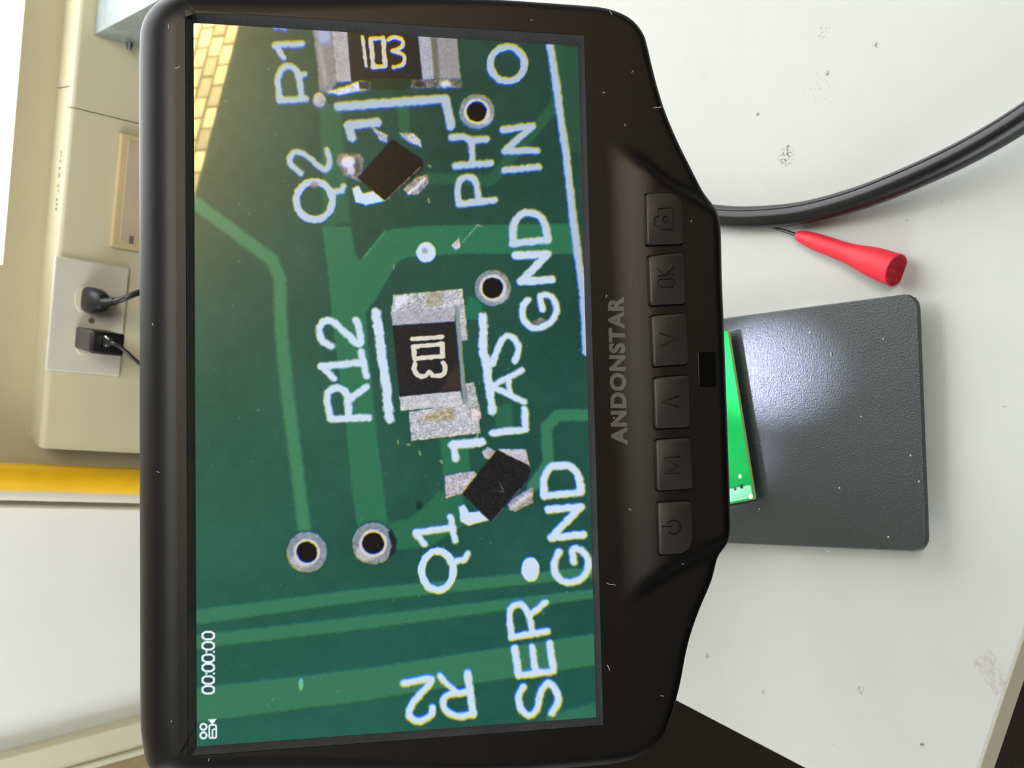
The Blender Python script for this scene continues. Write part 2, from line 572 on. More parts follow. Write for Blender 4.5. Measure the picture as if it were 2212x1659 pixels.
seg_l = np.linalg.norm(np.roll(crv, -1, 0) - crv, axis=1)
cum = np.concatenate([[0], np.cumsum(seg_l)])
N = 440
tgt = np.linspace(0, cum[-1], N, endpoint=False)
cc = np.vstack([crv, crv[:1]])
outl = np.stack([np.interp(tgt, cum, cc[:, 0]), np.interp(tgt, cum, cc[:, 1])], 1)
tan = np.roll(outl, -1, 0) - np.roll(outl, 1, 0)
tan /= np.linalg.norm(tan, axis=1)[:, None]
area = 0.5 * np.sum(outl[:, 0] * np.roll(outl[:, 1], -1) - np.roll(outl[:, 0], -1) * outl[:, 1])
inn = np.stack([-tan[:, 1], tan[:, 0]], 1) * (1 if area > 0 else -1)

RIDGE_R = np.array([on_m(x, y, ZF + 3) for x, y in ((1330, 296), (1373, 318), (1405, 338), (1445, 372), (1470, 388), (1496, 400), (1521, 414), (1560, 436))])
RIDGE_L = np.array([on_m(x, y, ZF + 3) for x, y in ((1330, 1330), (1390, 1292), (1430, 1262), (1465, 1242), (1500, 1224), (1530, 1208), (1580, 1186))])
ytop0 = on_m(1325, 800, ZF)[1]
ytop1 = on_m(1425, 800, ZF)[1]
def tab(x, y):
    """how far the button panel swells out of the bezel"""
    x, y = np.asarray(x, float), np.asarray(y, float)
    a = sm((ytop0 - y) / (ytop0 - ytop1))
    o1 = np.argsort(RIDGE_R[:, 1]); o2 = np.argsort(RIDGE_L[:, 1])
    xr = np.interp(y, RIDGE_R[o1, 1], RIDGE_R[o1, 0])
    xl = np.interp(y, RIDGE_L[o2, 1], RIDGE_L[o2, 0])
    return TAB_H * a * sm((xr - x) / 4.0 + 0.15) * sm((x - xl) / 4.0 + 0.15)

opn = np.array([on_m(406, 1635, ZF), on_m(399, 19, ZF), on_m(1262, 78, ZF), on_m(1305, 1567, ZF)])  # TL TR BR BL
ox0, ox1 = (opn[0, 0] + opn[3, 0]) / 2, (opn[1, 0] + opn[2, 0]) / 2
oy1, oy0 = (opn[0, 1] + opn[1, 1]) / 2, (opn[2, 1] + opn[3, 1]) / 2
LW, LH = 155.0, 155.0 / 1.778
def rect_loop(ring, x0, x1, y0, y1):
    cx, cy, hx, hy = (x0 + x1) / 2, (y0 + y1) / 2, (x1 - x0) / 2, (y1 - y0) / 2
    q = np.stack([(ring[:, 0] - cx) / hx, (ring[:, 1] - cy) / hy], 1)
    q = q / np.max(np.abs(q), axis=1)[:, None]
    for sx in (-1, 1):
        for sy in (-1, 1):
            k = np.argmin(np.abs(q[:, 0] - sx) + np.abs(q[:, 1] - sy))
            q[k] = (sx, sy)
    return np.stack([q[:, 0] * hx + cx, q[:, 1] * hy + cy], 1)
RR = 2.4 + 5.6 * sm((outl[:, 1] + 30) / 70.0)
rings = []
for inset, z in ((14, -24), (5.5, -22.5), (2.6, -20), (1.2, -14), (0.4, -6)):
    rings.append((outl + inn * inset, np.full(N, float(z))))
for k in range(9):
    a = math.radians(90 * k / 8)
    p = outl + inn * (RR * (1 - math.cos(a)))[:, None]
    pin = outl + inn * (RR * 0.8)[:, None]
    hh = tab(pin[:, 0], pin[:, 1])
    rings.append((p, ZF - RR + RR * math.sin(a) + hh * (0.25 + 0.75 * k / 8 if k else 0.25)))
inner = outl + inn * RR[:, None]
op_loop = rect_loop(inner, ox0, ox1, oy0, oy1)
NI = 34
for k in range(1, NI + 1):
    t = k / NI
    p = inner * (1 - t) + op_loop * t
    rings.append((p, ZF + tab(p[:, 0], p[:, 1])))
n_front = len(rings)
rings.append((rect_loop(inner, ox0 + 0.12, ox1 - 0.12, oy0 + 0.12, oy1 - 0.12), np.full(N, ZF - 0.15)))
lc_loop = rect_loop(inner, -LW / 2, LW / 2, -LH / 2, LH / 2)
rings.append((lc_loop, np.full(N, 0.0)))
V, Fc = [], []
for p, z in rings:
    for i in range(N):
        V.append(mon(p[i, 0], p[i, 1], z[i]))
for r in range(len(rings) - 1):
    for i in range(N):
        j = (i + 1) % N
        Fc.append((r * N + i, r * N + j, (r + 1) * N + j, (r + 1) * N + i))
Fc.append(tuple(range(N)))
housing = mk('housing', V, Fc, BLACK, scope, smooth=40)
housing.data.materials.append(mat('window-lit bezel wall', (56, 56, 58), 0.6, 0.4, var=0.2, vscale=1500, bump=0.3, bscale=2500))  # lighter copy of the housing plastic, with window light put into its colour
for p in housing.data.polygons:
    if p.index >= (len(rings) - 2) * N and p.index < (len(rings) - 1) * N:
        p.material_index = 1

# --- the lit picture: a fine grid of coloured points on the display
PIC = {}
def paint_picture():
    GW, GH = 1120, 630
    gx = np.linspace(-LW / 2, LW / 2, GW + 1)
    gy = np.linspace(LH / 2, -LH / 2, GH + 1)
    # photo coordinates of every grid point (the display is a plane, so this is one projective map)
    XX, YY = np.meshgrid(gx, gy)
    P = MC[None, None] + XX[..., None] * R1 + YY[..., None] * R2 - CAM
    C = P @ M
    px = 1106 - F * C[..., 1] / -C[..., 2]
    py = 1659 - (829.5 + F * C[..., 0] / -C[..., 2])
    rs = np.random.RandomState(7)
    def vnoise(cell, seed):
        r = np.random.RandomState(seed)
        g = r.rand(int(2400 / cell) + 3, int(2400 / cell) + 3)
        u, w = px / cell, (py + 100) / cell
        i, j = np.floor(u).astype(int), np.floor(w).astype(int)
        a, b = sm(u - i), sm(w - j)
        return (g[j, i] * (1 - a) + g[j, i + 1] * a) * (1 - b) + (g[j + 1, i] * (1 - a) + g[j + 1, i + 1] * a) * b
    n_big, n_mid, n_small, n_fine = vnoise(160, 1), vnoise(24, 2), vnoise(7, 3), vnoise(2.6, 5)
    img = np.zeros(px.shape + (3,))
    ty = np.clip(py / 1659, 0, 1)[..., None]
    tx = np.clip((px - 420) / 860, 0, 1)[..., None]
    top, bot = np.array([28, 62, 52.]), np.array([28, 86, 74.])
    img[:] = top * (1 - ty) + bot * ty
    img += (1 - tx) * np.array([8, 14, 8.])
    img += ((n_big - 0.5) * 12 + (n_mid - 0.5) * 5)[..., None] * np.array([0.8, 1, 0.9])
    def box_of(xs, ys, pad):
        m = (px > min(xs) - pad) & (px < max(xs) + pad) & (py > min(ys) - pad) & (py < max(ys) + pad)
        r = np.where(m.any(1))[0]; c = np.where(m.any(0))[0]
        if not len(r) or not len(c):
            return None
        return slice(r[0], r[-1] + 1), slice(c[0], c[-1] + 1)
    def blend(sl, alpha, col, tex=None):
        c = np.array(col, float)
        if tex is not None:
            c = c + tex[sl][..., None]
        img[sl] = img[sl] * (1 - alpha[..., None]) + c * alpha[..., None]
    def seg_dist(x, y, pl):
        d = np.full(x.shape, 1e9)
        for (x0, y0), (x1, y1) in zip(pl[:-1], pl[1:]):
            dx, dy = x1 - x0, y1 - y0
            t = np.clip(((x - x0) * dx + (y - y0) * dy) / (dx * dx + dy * dy + 1e-9), 0, 1)
            d = np.minimum(d, np.hypot(x - x0 - t * dx, y - y0 - t * dy))
        return d
    INK = (206, 224, 246)
    def stroke(pl, w=16, col=INK, soft=5.0, a=1.0, wob=1.4, tex=None, smooth=False):
        if smooth:
            pl = [tuple(q) for q in catmull(pl, 6)]
        sl = box_of([p[0] for p in pl], [p[1] for p in pl], w)
        if sl is None: return
        d = seg_dist(px[sl], py[sl], pl) + (n_small[sl] - 0.5) * 2 * wob
        blend(sl, a * np.clip((w / 2 - d) / soft + 0.5, 0, 1), col, tex)
    def polyd(x, y, pl):
        ins = np.zeros(x.shape, bool)
        n = len(pl)
        for i in range(n):
            (x0, y0), (x1, y1) = pl[i], pl[(i + 1) % n]
            if y0 == y1: continue
            c = ((y0 > y) != (y1 > y)) & (x < (x1 - x0) * (y - y0) / (y1 - y0) + x0)
            ins ^= c
        d = seg_dist(x, y, list(pl) + [pl[0]])
        return np.where(ins, d, -d)
    def poly(pl, col, soft=3.0, a=1.0, wob=1.0, tex=None):
        sl = box_of([p[0] for p in pl], [p[1] for p in pl], 8)
        if sl is None: return
        d = polyd(px[sl], py[sl], pl) + (n_small[sl] - 0.5) * 2 * wob
        blend(sl, a * np.clip(d / soft + 0.5, 0, 1), col, tex)
    def ring(cx, cy, rx, ry, w, col=INK, soft=3.0, wob=1.5):
        pl = [(cx + rx * math.cos(t * math.pi / 20), cy + ry * math.sin(t * math.pi / 20)) for t in range(41)]
        if col is INK:
            col = tuple(c * (0.86 + 0.14 * float(sm((cy - 250) / 450))) for c in col)
        stroke(pl, w, col, soft, wob=wob)
    def disc(cx, cy, rx, ry, col, soft=3.0, a=1.0, wob=1.0, tex=None):
        poly([(cx + rx * math.cos(t * math.pi / 16), cy + ry * math.sin(t * math.pi / 16)) for t in range(32)], col, soft, a, wob, tex)
    speck = (n_fine - 0.5) * 60 + (n_small - 0.5) * 40 + (rs.rand(*px.shape) - 0.5) * 50
    grain = (n_fine - 0.5) * 16
    TR = (44, 114, 82)
    # copper traces under the mask
    poly([(690, 225), (735, 228), (757, 480), (700, 492)], (44, 104, 74), 8, 0.8)
    poly([(696, 490), (758, 490), (768, 552), (775, 562), (783, 560), (831, 498), (900, 488), (1240, 483), (1241, 549), (1000, 548),
          (880, 556), (858, 567), (810, 649), (790, 676), (800, 800), (812, 919), (835, 1118), (838, 1160), (775, 1160), (763, 1078),
          (747, 919), (716, 685), (711, 613)], TR, 5)
    stroke([(784, 558), (832, 500)], 4, (76, 160, 120), 3, 0.7)
    stroke([(410, 430), (470, 474), (588, 562), (604, 600), (607, 709), (618, 825), (638, 986), (658, 1150)], 28, (64, 128, 92), 9)
    for (y0, y1, y2, y3, y4, y5) in ((1318, 1350, 1272, 1299, 1222, 1246), (1373, 1402, 1331, 1360, 1270, 1290), (1487, 1561, 1445, 1514, 1366, 1434)):
        poly([(415, y0), (780, y2), (1300, y4), (1300, y5), (780, y3), (415, y1)], (56, 122, 92), 6, 0.95)
    poly([(1180, 1545), (1300, 1515), (1300, 1560), (1180, 1570)], (56, 122, 92), 8, 0.7)
    poly([(835, 1130), (885, 1120), (925, 1085), (950, 1060), (1000, 1070), (1010, 1130), (930, 1180), (850, 1190)], (44, 112, 82), 8, 0.8)
    poly([(950, 948), (1010, 945), (1016, 1020), (958, 1025)], (46, 118, 84), 6, 0.8)
    stroke([(1290, 897), (1205, 897), (1180, 922), (1184, 1000), (1150, 1052)], 25, (54, 122, 92), 6)
    stroke([(925, 385), (1060, 390), (1108, 335), (1200, 228), (1210, 60)], 24, (42, 92, 68), 6, 0.9)
    poly([(1205, 100), (1250, 100), (1256, 330), (1222, 330)], (44, 84, 66), 8, 0.8)
    stroke([(871, 236), (874, 292)], 24, (44, 98, 68), 6, 0.9)
    poly([(1068, 880), (1105, 870), (1110, 930), (1070, 925)], (44, 112, 80), 6, 0.7)
    poly([(1010, 640), (1042, 645), (1040, 690), (1004, 690)], (30, 112, 84), 4)
    # resistor R12 and its pads
    SIL = (186, 186, 194)
    poly([(849, 637), (998, 624), (1004, 662), (845, 676)], SIL, 3, tex=speck)
    poly([(852, 640), (890, 638), (860, 668), (854, 668)], (235, 238, 255), 5, 0.8)
    poly([(925, 632), (960, 630), (950, 660), (920, 660)], (150, 140, 100), 8, 0.5)
    poly([(883, 890), (1032, 866), (1038, 936), (889, 952)], SIL, 3, tex=speck)
    poly([(915, 898), (980, 880), (985, 905), (920, 912)], (160, 145, 90), 9, 0.6, tex=speck)
    poly([(983, 663), (1003, 660), (1011, 735), (996, 738)], (190, 192, 196), 3, tex=speck)
    poly([(1006, 828), (1024, 825), (1041, 905), (1012, 905)], (176, 178, 182), 3, tex=speck)
    poly([(845, 674), (984, 663), (983, 696), (848, 705)], (176, 174, 184), 3, tex=speck * 0.6)
    poly([(862, 855), (995, 843), (1001, 876), (866, 887)], (196, 196, 202), 3, tex=speck * 0.6)
    poly([(848, 703), (983, 694), (997, 844), (863, 857)], (30, 31, 34), 3, tex=grain * 0.5)
    poly([(975, 800), (992, 780), (997, 843), (950, 846)], (66, 54, 48), 10, 0.7)
    poly([(982, 664), (991, 663), (1009, 872), (1000, 873)], (138, 150, 148), 3)
    W10 = (222, 216, 204)
    stroke([(890, 733), (955, 728)], 9, W10, 2)
    stroke([(893, 749), (955, 743), (957, 770), (896, 775), (893, 749)], 10, W10, 2)
    stroke([(896, 786), (895, 800), (904, 812), (918, 812), (928, 804), (938, 812), (955, 810), (962, 797), (957, 784)], 10, W10, 2, smooth=True)
    disc(1026, 895, 9, 12, (215, 205, 205), 3, tex=speck)
    # resistor R1 at the upper edge
    poly([(672, 40), (718, 40), (728, 178), (712, 204), (690, 196), (684, 130)], (138, 136, 136), 5, tex=speck * 0.3)
    stroke([(722, 60), (732, 170)], 7, (92, 86, 76), 6, 0.8)
    stroke([(690, 100), (704, 180)], 9, (182, 180, 182), 8, 0.6)
    poly([(680, 50), (712, 50), (714, 90), (690, 92)], (176, 184, 232), 10, 0.8)
    poly([(716, 50), (749, 50), (759, 176), (727, 178)], (176, 172, 176), 3, tex=speck * 0.4)
    poly([(899, 60), (931, 60), (940, 172), (911, 172)], (172, 174, 184), 3, tex=speck * 0.4)
    poly([(929, 60), (985, 60), (997, 188), (938, 178)], (150, 150, 150), 4, tex=speck * 0.25)
    poly([(929, 60), (942, 60), (950, 172), (938, 172)], (100, 98, 84), 5, 0.8)
    poly([(749, 50), (900, 50), (913, 172), (759, 174)], (31, 32, 32), 3, tex=grain * 0.5)
    poly([(800, 170), (886, 170), (886, 194), (800, 192)], (36, 54, 38), 4)
    poly([(708, 198), (780, 174), (799, 178), (799, 194), (730, 206)], (208, 212, 232), 4, tex=speck)
    poly([(775, 176), (799, 176), (799, 194), (777, 192)], (40, 40, 46), 3, 0.9, tex=grain)
    poly([(887, 172), (996, 168), (998, 190), (888, 192)], (104, 102, 98), 3, tex=speck * 1.2)
    disc(962, 181, 13, 7, (226, 230, 255), 7, 0.9)
    disc(906, 182, 12, 6, (36, 36, 38), 6, 0.8)
    disc(690, 216, 14, 16, (186, 180, 184), 5, tex=speck * 0.6)
    W11 = (214, 206, 190)
    stroke([(783, 80), (791, 143)], 8, W11, 2)
    stroke([(801, 84), (828, 82), (832, 143), (806, 145), (801, 84)], 10, W11, 2)
    stroke([(839, 86), (850, 81), (864, 83), (871, 93), (865, 104), (847, 110), (866, 115), (874, 127), (868, 140), (851, 145)], 9, W11, 2, smooth=True)
    # plated holes
    for (cx, cy, ro, ri) in ((663, 1193, 44, 22), (806, 1174, 45, 23), (1064.5, 622, 39, 22), (1030, 241, 38, 21)):
        disc(cx, cy, ro + 5, ro + 5, (30, 78, 64), 6, 0.7)
        disc(cx, cy, ro, ro, (134, 142, 154), 3, tex=speck * 0.5)
        ang = 2.2 if cy > 800 else 0.9
        disc(cx + 0.55 * ro * math.cos(ang), cy + 0.55 * ro * math.sin(ang), ro * 0.5, ro * 0.36, (208, 212, 222), 12, 0.7, tex=speck * 0.4)
        ring(cx, cy, ri + 4, ri + 4, 6, (210, 206, 200))
        disc(cx, cy, ri, ri, (9, 8, 8), 3)
    poly([(838, 1150), (846, 1142), (856, 1165), (856, 1190), (840, 1205), (846, 1180)], (24, 40, 42), 4, tex=grain)
    # transistors
    poly([(961, 1027), (1024, 1017), (1036, 1030), (1002, 1066), (963, 1076)], (184, 178, 188), 3, tex=speck)
    poly([(1076, 970), (1136, 970), (1146, 1008), (1112, 1004)], (196, 192, 208), 3, tex=speck * 0.7)
    poly([(1042, 976), (1052, 965), (1072, 974), (1060, 994), (1046, 990)], (180, 176, 182), 3, tex=speck)
    poly([(1150, 1052), (1152, 1086), (1112, 1106), (1092, 1086)], (158, 152, 156), 3, tex=speck)
    stroke([(1104, 1098), (1126, 1080), (1146, 1068)], 9, (222, 220, 232), 7, 0.8, tex=speck * 0.6)
    poly([(1073, 972), (1142, 1004), (1147, 1018), (1138, 1042), (1062, 1128), (998, 1066)], (26, 26, 27), 3, tex=grain * 0.8)
    stroke([(1138, 1040), (1064, 1124)], 3, (86, 84, 76), 2, 0.8)
    stroke([(1080, 1044), (1088, 1062), (1062, 1060)], 3, (80, 80, 78), 2, 0.8)
    poly([(728, 332), (776, 332), (786, 345), (780, 392), (742, 378), (728, 352)], (136, 130, 130), 6, tex=speck * 0.7)
    disc(770, 362, 9, 18, (72, 68, 68), 8, 0.7)
    disc(752, 350, 15, 13, (232, 234, 255), 7, 0.9)
    disc(758, 368, 9, 9, (222, 224, 246), 5, 0.8)
    poly([(872, 408), (900, 384), (924, 376), (926, 394), (904, 420), (880, 422)], (150, 142, 138), 4, tex=speck * 1.1)
    stroke([(884, 416), (900, 404), (916, 386)], 6, (236, 238, 255), 5, 0.9, tex=speck * 0.6)
    poly([(800, 272), (822, 284), (838, 292), (836, 308), (822, 304)], (178, 180, 206), 4, tex=speck)
    poly([(862, 287), (892, 288), (910, 304), (911, 318), (880, 306)], (190, 192, 216), 4, tex=speck)
    poly([(846, 300), (912, 344), (915, 362), (832, 436), (773, 384)], (18, 16, 15), 3, tex=grain)
    stroke([(908, 362), (832, 434)], 3, (150, 146, 138), 2, 0.7, tex=speck)
    # lettering printed on the board
    def T(pl, w=16, col=INK, **k):
        f = 0.86 + 0.14 * float(sm((np.mean([p[1] for p in pl]) - 250) / 450))
        stroke(pl, w, tuple(c * f for c in col), smooth=len(pl) >= 6, **k)
    T([(718, 905), (797, 902)]); T([(714, 903), (706, 860), (715, 842), (732, 838), (748, 850), (752, 875), (753, 902)]); T([(750, 866), (791, 836)])
    T([(694, 791), (784, 783)]); T([(780, 760), (791, 812)], 15); T([(694, 791), (722, 818)], 15)
    T([(716, 748), (696, 735), (690, 712), (700, 694), (720, 696), (745, 718), (772, 742), (779, 735), (775, 705), (769, 692)])
    T([(812, 676), (824, 760), (832, 820), (842, 904)], 21, wob=2.5)
    T([(604, 216), (660, 213)], 15); T([(604, 214), (600, 170), (612, 146), (630, 144), (645, 162), (651, 212)], 14); T([(645, 165), (658, 160)], 13)
    T([(594, 97), (652, 94)], 14); T([(594, 97), (612, 124)], 13); T([(592, 58), (616, 60)], 10, (120, 160, 230))
    T([(730, 230), (850, 221), (962, 213), (974, 272)], 20)
    T([(752, 270), (815, 264)], 20); T([(752, 270), (760, 298)], 19)
    T([(650, 374), (630, 357), (626, 342), (640, 327), (664, 338), (690, 360), (703, 367), (712, 352), (706, 325)], 13)
    ring(679, 433, 39, 41, 16); T([(714, 416), (738, 412), (742, 402)], 13); disc(679, 399, 9, 7, (170, 130, 118), 6, 0.8)
    poly([(760, 408), (774, 401), (784, 418), (806, 412), (832, 434), (790, 443), (768, 436)], INK)
    T([(992, 441), (1068, 432)]); T([(992, 440), (988, 410), (996, 387), (1014, 382), (1028, 394), (1034, 432)], 15)
    T([(984, 358), (1060, 352)]); T([(975, 297), (1000, 294), (1018, 303), (1050, 300)]); T([(1018, 303), (1021, 354)], 14)
    T([(1090, 368), (1164, 360)], 15); T([(1087, 280), (1150, 272), (1090, 326), (1160, 325)], 16)
    ring(1096, 138, 37, 37, 16)
    T([(1187, 90), (1200, 170), (1212, 260), (1225, 350), (1238, 470), (1250, 560), (1260, 640), (1266, 760)], 17, (196, 214, 240))
    T([(1108, 526), (1182, 518)]); T([(1108, 526), (1110, 485), (1125, 464), (1145, 459), (1165, 466), (1178, 486), (1183, 518)], 17)
    T([(1114, 552), (1183, 549), (1125, 608), (1192, 604)], 18)
    T([(1140, 648), (1130, 662), (1132, 690), (1150, 707), (1172, 706), (1195, 690), (1202, 662), (1190, 640), (1168, 640), (1172, 668)], 15)
    poly([(1150, 694), (1166, 686), (1180, 690), (1170, 698), (1152, 702)], (120, 116, 110), 3, 0.9, tex=speck)
    T([(1064, 935), (1136, 928), (1133, 884)], 16)
    T([(1043, 684), (1045, 725), (1043, 755), (1052, 790), (1056, 830), (1064, 888)], 19, wob=2.2)
    T([(1127, 800), (1062, 835)], 14); T([(1062, 835), (1133, 868)], 14); T([(1098, 815), (1102, 854)], 12)
    T([(1064, 785), (1075, 755), (1088, 731), (1100, 726), (1113, 735), (1120, 755), (1112, 779)], 15)
    T([(898, 1151), (978, 1140)], 15); T([(973, 1117), (983, 1169)], 14); T([(898, 1152), (917, 1176)], 15)
    ring(945, 1233, 34, 42, 16); T([(972, 1214), (1002, 1210), (1011, 1196)], 14)
    disc(1146, 1230, 20, 27, INK); disc(920, 545, 21, 22, INK); disc(918, 542, 7, 6, (150, 160, 166), 5, 0.9)
    T([(978, 961), (1040, 955)], 20); T([(980, 962), (984, 990)], 17)
    poly([(990, 1095), (1003, 1090), (1013, 1107), (1034, 1104), (1056, 1124), (1012, 1136), (995, 1126)], INK)
    T([(1176, 1072), (1255, 1064)]); T([(1176, 1070), (1176, 1035), (1188, 1011), (1205, 1007), (1230, 1007), (1248, 1025), (1256, 1060)], 17)
    T([(1184, 1101), (1255, 1095), (1190, 1162), (1260, 1155)], 17)
    T([(1208, 1192), (1198, 1215), (1200, 1240), (1218, 1257), (1242, 1257), (1264, 1242), (1271, 1212), (1258, 1191), (1237, 1187), (1240, 1214)], 16)
    T([(1106, 1377), (1182, 1364)]); T([(1106, 1376), (1101, 1325), (1112, 1308), (1128, 1308), (1142, 1328), (1150, 1368)], 15); T([(1144, 1330), (1178, 1302)], 15)
    T([(1112, 1400), (1120, 1460), (1196, 1450), (1187, 1390)], 16); T([(1150, 1398), (1157, 1455)], 15)
    T([(1131, 1484), (1121, 1502), (1125, 1530), (1141, 1545), (1159, 1534), (1168, 1496), (1184, 1476), (1199, 1490), (1206, 1514), (1192, 1541)], 16)
    T([(872, 1477), (928, 1467), (924, 1482), (890, 1522), (885, 1548), (905, 1558), (930, 1546), (934, 1530)], 16)
    T([(1010, 1456), (1022, 1543)], 17); T([(1022, 1543), (990, 1548), (963, 1535), (957, 1515), (970, 1501), (1015, 1495)], 16); T([(990, 1497), (965, 1478), (950, 1460)], 14)
    # crumbs of solder and dust
    poly([(976, 530), (992, 512), (994, 536), (984, 540)], (196, 194, 198), 3, tex=speck)
    stroke([(1000, 522), (1032, 486), (1042, 490)], 4, (120, 150, 140), 2, 0.8, tex=speck)
    disc(906, 1092, 7, 10, (20, 38, 30), 5, 0.7); disc(650, 1478, 5, 13, (130, 210, 170), 4, 0.8)
    for _ in range(90):
        cx, cy = rs.uniform(430, 1270), rs.uniform(70, 1590)
        t = rs.uniform(0, 6.28); l = rs.uniform(1, 5)
        stroke([(cx, cy), (cx + l * math.cos(t), cy + l * math.sin(t))], 2.4, (110, 160, 130), 1.5, rs.uniform(0.2, 0.6), wob=0.3)
    for (cx, cy) in ((860, 958), (905, 975), (1030, 945), (880, 960), (955, 1000), (850, 580), (930, 360), (925, 430)):
        stroke([(cx, cy), (cx + rs.uniform(-5, 5), cy + rs.uniform(-9, 9))], 4, (150, 170, 110), 2, 0.8, wob=0.5)
    # colour fringes of the microscope lens: blue is a little smaller than red
    def resample(ch, k):
        cx, cy = 850.0, 800.0
        ci, cj = GH / 2.0, GW / 2.0
        I, J = np.meshgrid(np.arange(GH + 1), np.arange(GW + 1), indexing='ij')
        i = np.clip(ci + (I - ci) * k, 0, GH - 1e-3); j = np.clip(cj + (J - cj) * k, 0, GW - 1e-3)
        i0, j0 = i.astype(int), j.astype(int); a, b = i - i0, j - j0
        c = img[..., ch]
        return (c[i0, j0] * (1 - b) + c[i0, j0 + 1] * b) * (1 - a) + (c[i0 + 1, j0] * (1 - b) + c[i0 + 1, j0 + 1] * b) * a
    r_, b_ = resample(0, 0.9985), resample(2, 1.0055)
    img[..., 0], img[..., 2] = r_, b_
    img += grain[..., None] * 0.35
    # on-screen display
    INKW = (240, 248, 255)
    for cy in (1373, 1395, 1422, 1442, 1469, 1490):
        o8 = [(437.5, cy - 4), (444, cy - 8), (456, cy - 8), (462, cy - 4), (462, cy + 4), (456, cy + 8), (444, cy + 8), (437.5, cy + 4), (437.5, cy - 4)]
        poly(o8[:-1], (40, 70, 74), 2, 0.8, 0)
        stroke(o8, 4.4, INKW, 1.5, wob=0)
    for cy in (1408, 1455):
        for cx in (446, 462):
            disc(cx, cy, 2.4, 2.4, INKW, 1.5, wob=0)
    for cy in (1570, 1588.5):
        ring(439.5, cy, 6.6, 6.6, 4.2, INKW, 1.5, 0)
    poly([(449, 1554), (468, 1553), (460, 1564), (457, 1564)], INKW, 1.5, wob=0)
    stroke([(452, 1568), (454, 1566), (465, 1566), (467, 1569), (467, 1592), (465, 1594), (454, 1594), (452, 1591), (452, 1568)], 3.6, INKW, 1.5, wob=0)
    stroke([(459, 1592), (459, 1577), (462, 1575), (467, 1575)], 3.4, INKW, 1.5, wob=0)
    img = np.clip(img, 0, 255) / 255.0
    linr = np.where(img <= 0.04045, img / 12.92, ((img + 0.055) / 1.055) ** 2.4)
    return gx, gy, linr

gx, gy, pic = paint_picture()
H1, W1 = pic.shape[:2]
XX, YY = np.meshgrid(gx, gy)
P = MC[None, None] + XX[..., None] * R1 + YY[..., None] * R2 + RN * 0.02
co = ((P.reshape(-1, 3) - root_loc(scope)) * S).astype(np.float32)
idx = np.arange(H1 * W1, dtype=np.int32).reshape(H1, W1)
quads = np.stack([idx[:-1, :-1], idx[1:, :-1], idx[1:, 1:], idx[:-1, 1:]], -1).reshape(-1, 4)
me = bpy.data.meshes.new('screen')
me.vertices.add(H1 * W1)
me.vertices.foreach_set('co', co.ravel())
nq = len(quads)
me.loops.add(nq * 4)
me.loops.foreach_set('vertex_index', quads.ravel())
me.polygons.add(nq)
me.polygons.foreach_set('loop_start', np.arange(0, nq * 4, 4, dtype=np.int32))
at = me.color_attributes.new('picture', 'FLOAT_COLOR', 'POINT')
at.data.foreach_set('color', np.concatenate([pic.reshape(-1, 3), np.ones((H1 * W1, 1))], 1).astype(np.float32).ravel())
me.update()
me.validate()
me.materials.append(screen_material())
so = bpy.data.objects.new('screen', me)
COL.objects.link(so)
so.parent = scope
so['label'] = 'lit screen showing a magnified green circuit board'

# --- buttons
def surf(x, y, k=0.0):
    return mon(x, y, ZF + float(tab(x, y)) + k)
def button(quad, radii, symbol, label):
    q = [np.array(on_m(x, y, ZF + TAB_H + 0.8)) for x, y in quad]      # real TL, TR, BR, BL
    poly = []
    for i in range(4):
        p, a, b = q[i], q[i - 1], q[(i + 1) % 4]
        r = radii[i]
        u = (a - p) / np.linalg.norm(a - p); w = (b - p) / np.linalg.norm(b - p)
        for k in range(6):
            t = k / 5
            poly.append((p + u * r) * (1 - t) ** 2 + p * 2 * t * (1 - t) + (p + w * r) * t * t)
    poly = np.array(poly)
    c = poly.mean(0)
    V, Fc = [], []
    n = len(poly)
    levels = ((1.0, -1.5), (1.0, 0.75), (0.985, 1.0), (0.955, 1.12))
    for sc, z in levels:
        for p in poly:
            pp = c + (p - c) * sc
            V.append(mon(pp[0], pp[1], ZF + TAB_H + z))
    for l in range(len(levels) - 1):
        for i in range(n):
            Fc.append((l * n + i, l * n + (i + 1) % n, (l + 1) * n + (i + 1) % n, (l + 1) * n + i))
    Fc.append(tuple(range(len(V) - n, len(V))))
    b = mk('button', V, Fc, BUTTON, scope, smooth=50)
    b['label'] = label
    # gap around the cap
    ro = [c + (p - c) * 1.045 for p in poly]
    V = [mon(p[0], p[1], ZF + TAB_H + 0.03) for p in ro]
    mk('button_gap', V, [tuple(range(n))], GLOSSY, b, smooth=0)
    tubes = []
    for st in symbol:
        path = [mon(*on_m(x, y, ZF + TAB_H + 1.1), ZF + TAB_H + 1.07) for x, y in st]
        tubes.append(tube(path, 0.19, 6))
    mk('symbol', *merge(tubes), BLACK, b, smooth=60)
button([(1397, 529), (1395, 418), (1474, 416), (1477, 527)], (0.8, 0.8, 4.6, 1.0),
       [[(1414, 471), (1423, 467), (1422, 451), (1453, 449), (1454, 496), (1424, 496), (1422, 490), (1414, 488), (1414, 471)],
        [(1438 + 6.5 * math.cos(t * 0.524), 474 + 6.5 * math.sin(t * 0.524)) for t in range(13)]], 'button with a camera symbol')
button([(1404, 660), (1400, 553), (1477, 545), (1482, 656)], (1, 1, 1, 1),
       [[(1420, 612), (1424, 604), (1452, 603), (1457, 611), (1452, 620), (1426, 621), (1420, 612)],
        [(1421, 597), (1456, 592)], [(1436, 595), (1418, 580)], [(1436, 595), (1456, 577)]], 'button marked OK')
button([(1411, 792), (1406, 682), (1483, 676), (1488, 786)], (1, 1, 1, 1),
       [[(1424, 720), (1462, 732), (1426, 748)]], 'button with a downward chevron')
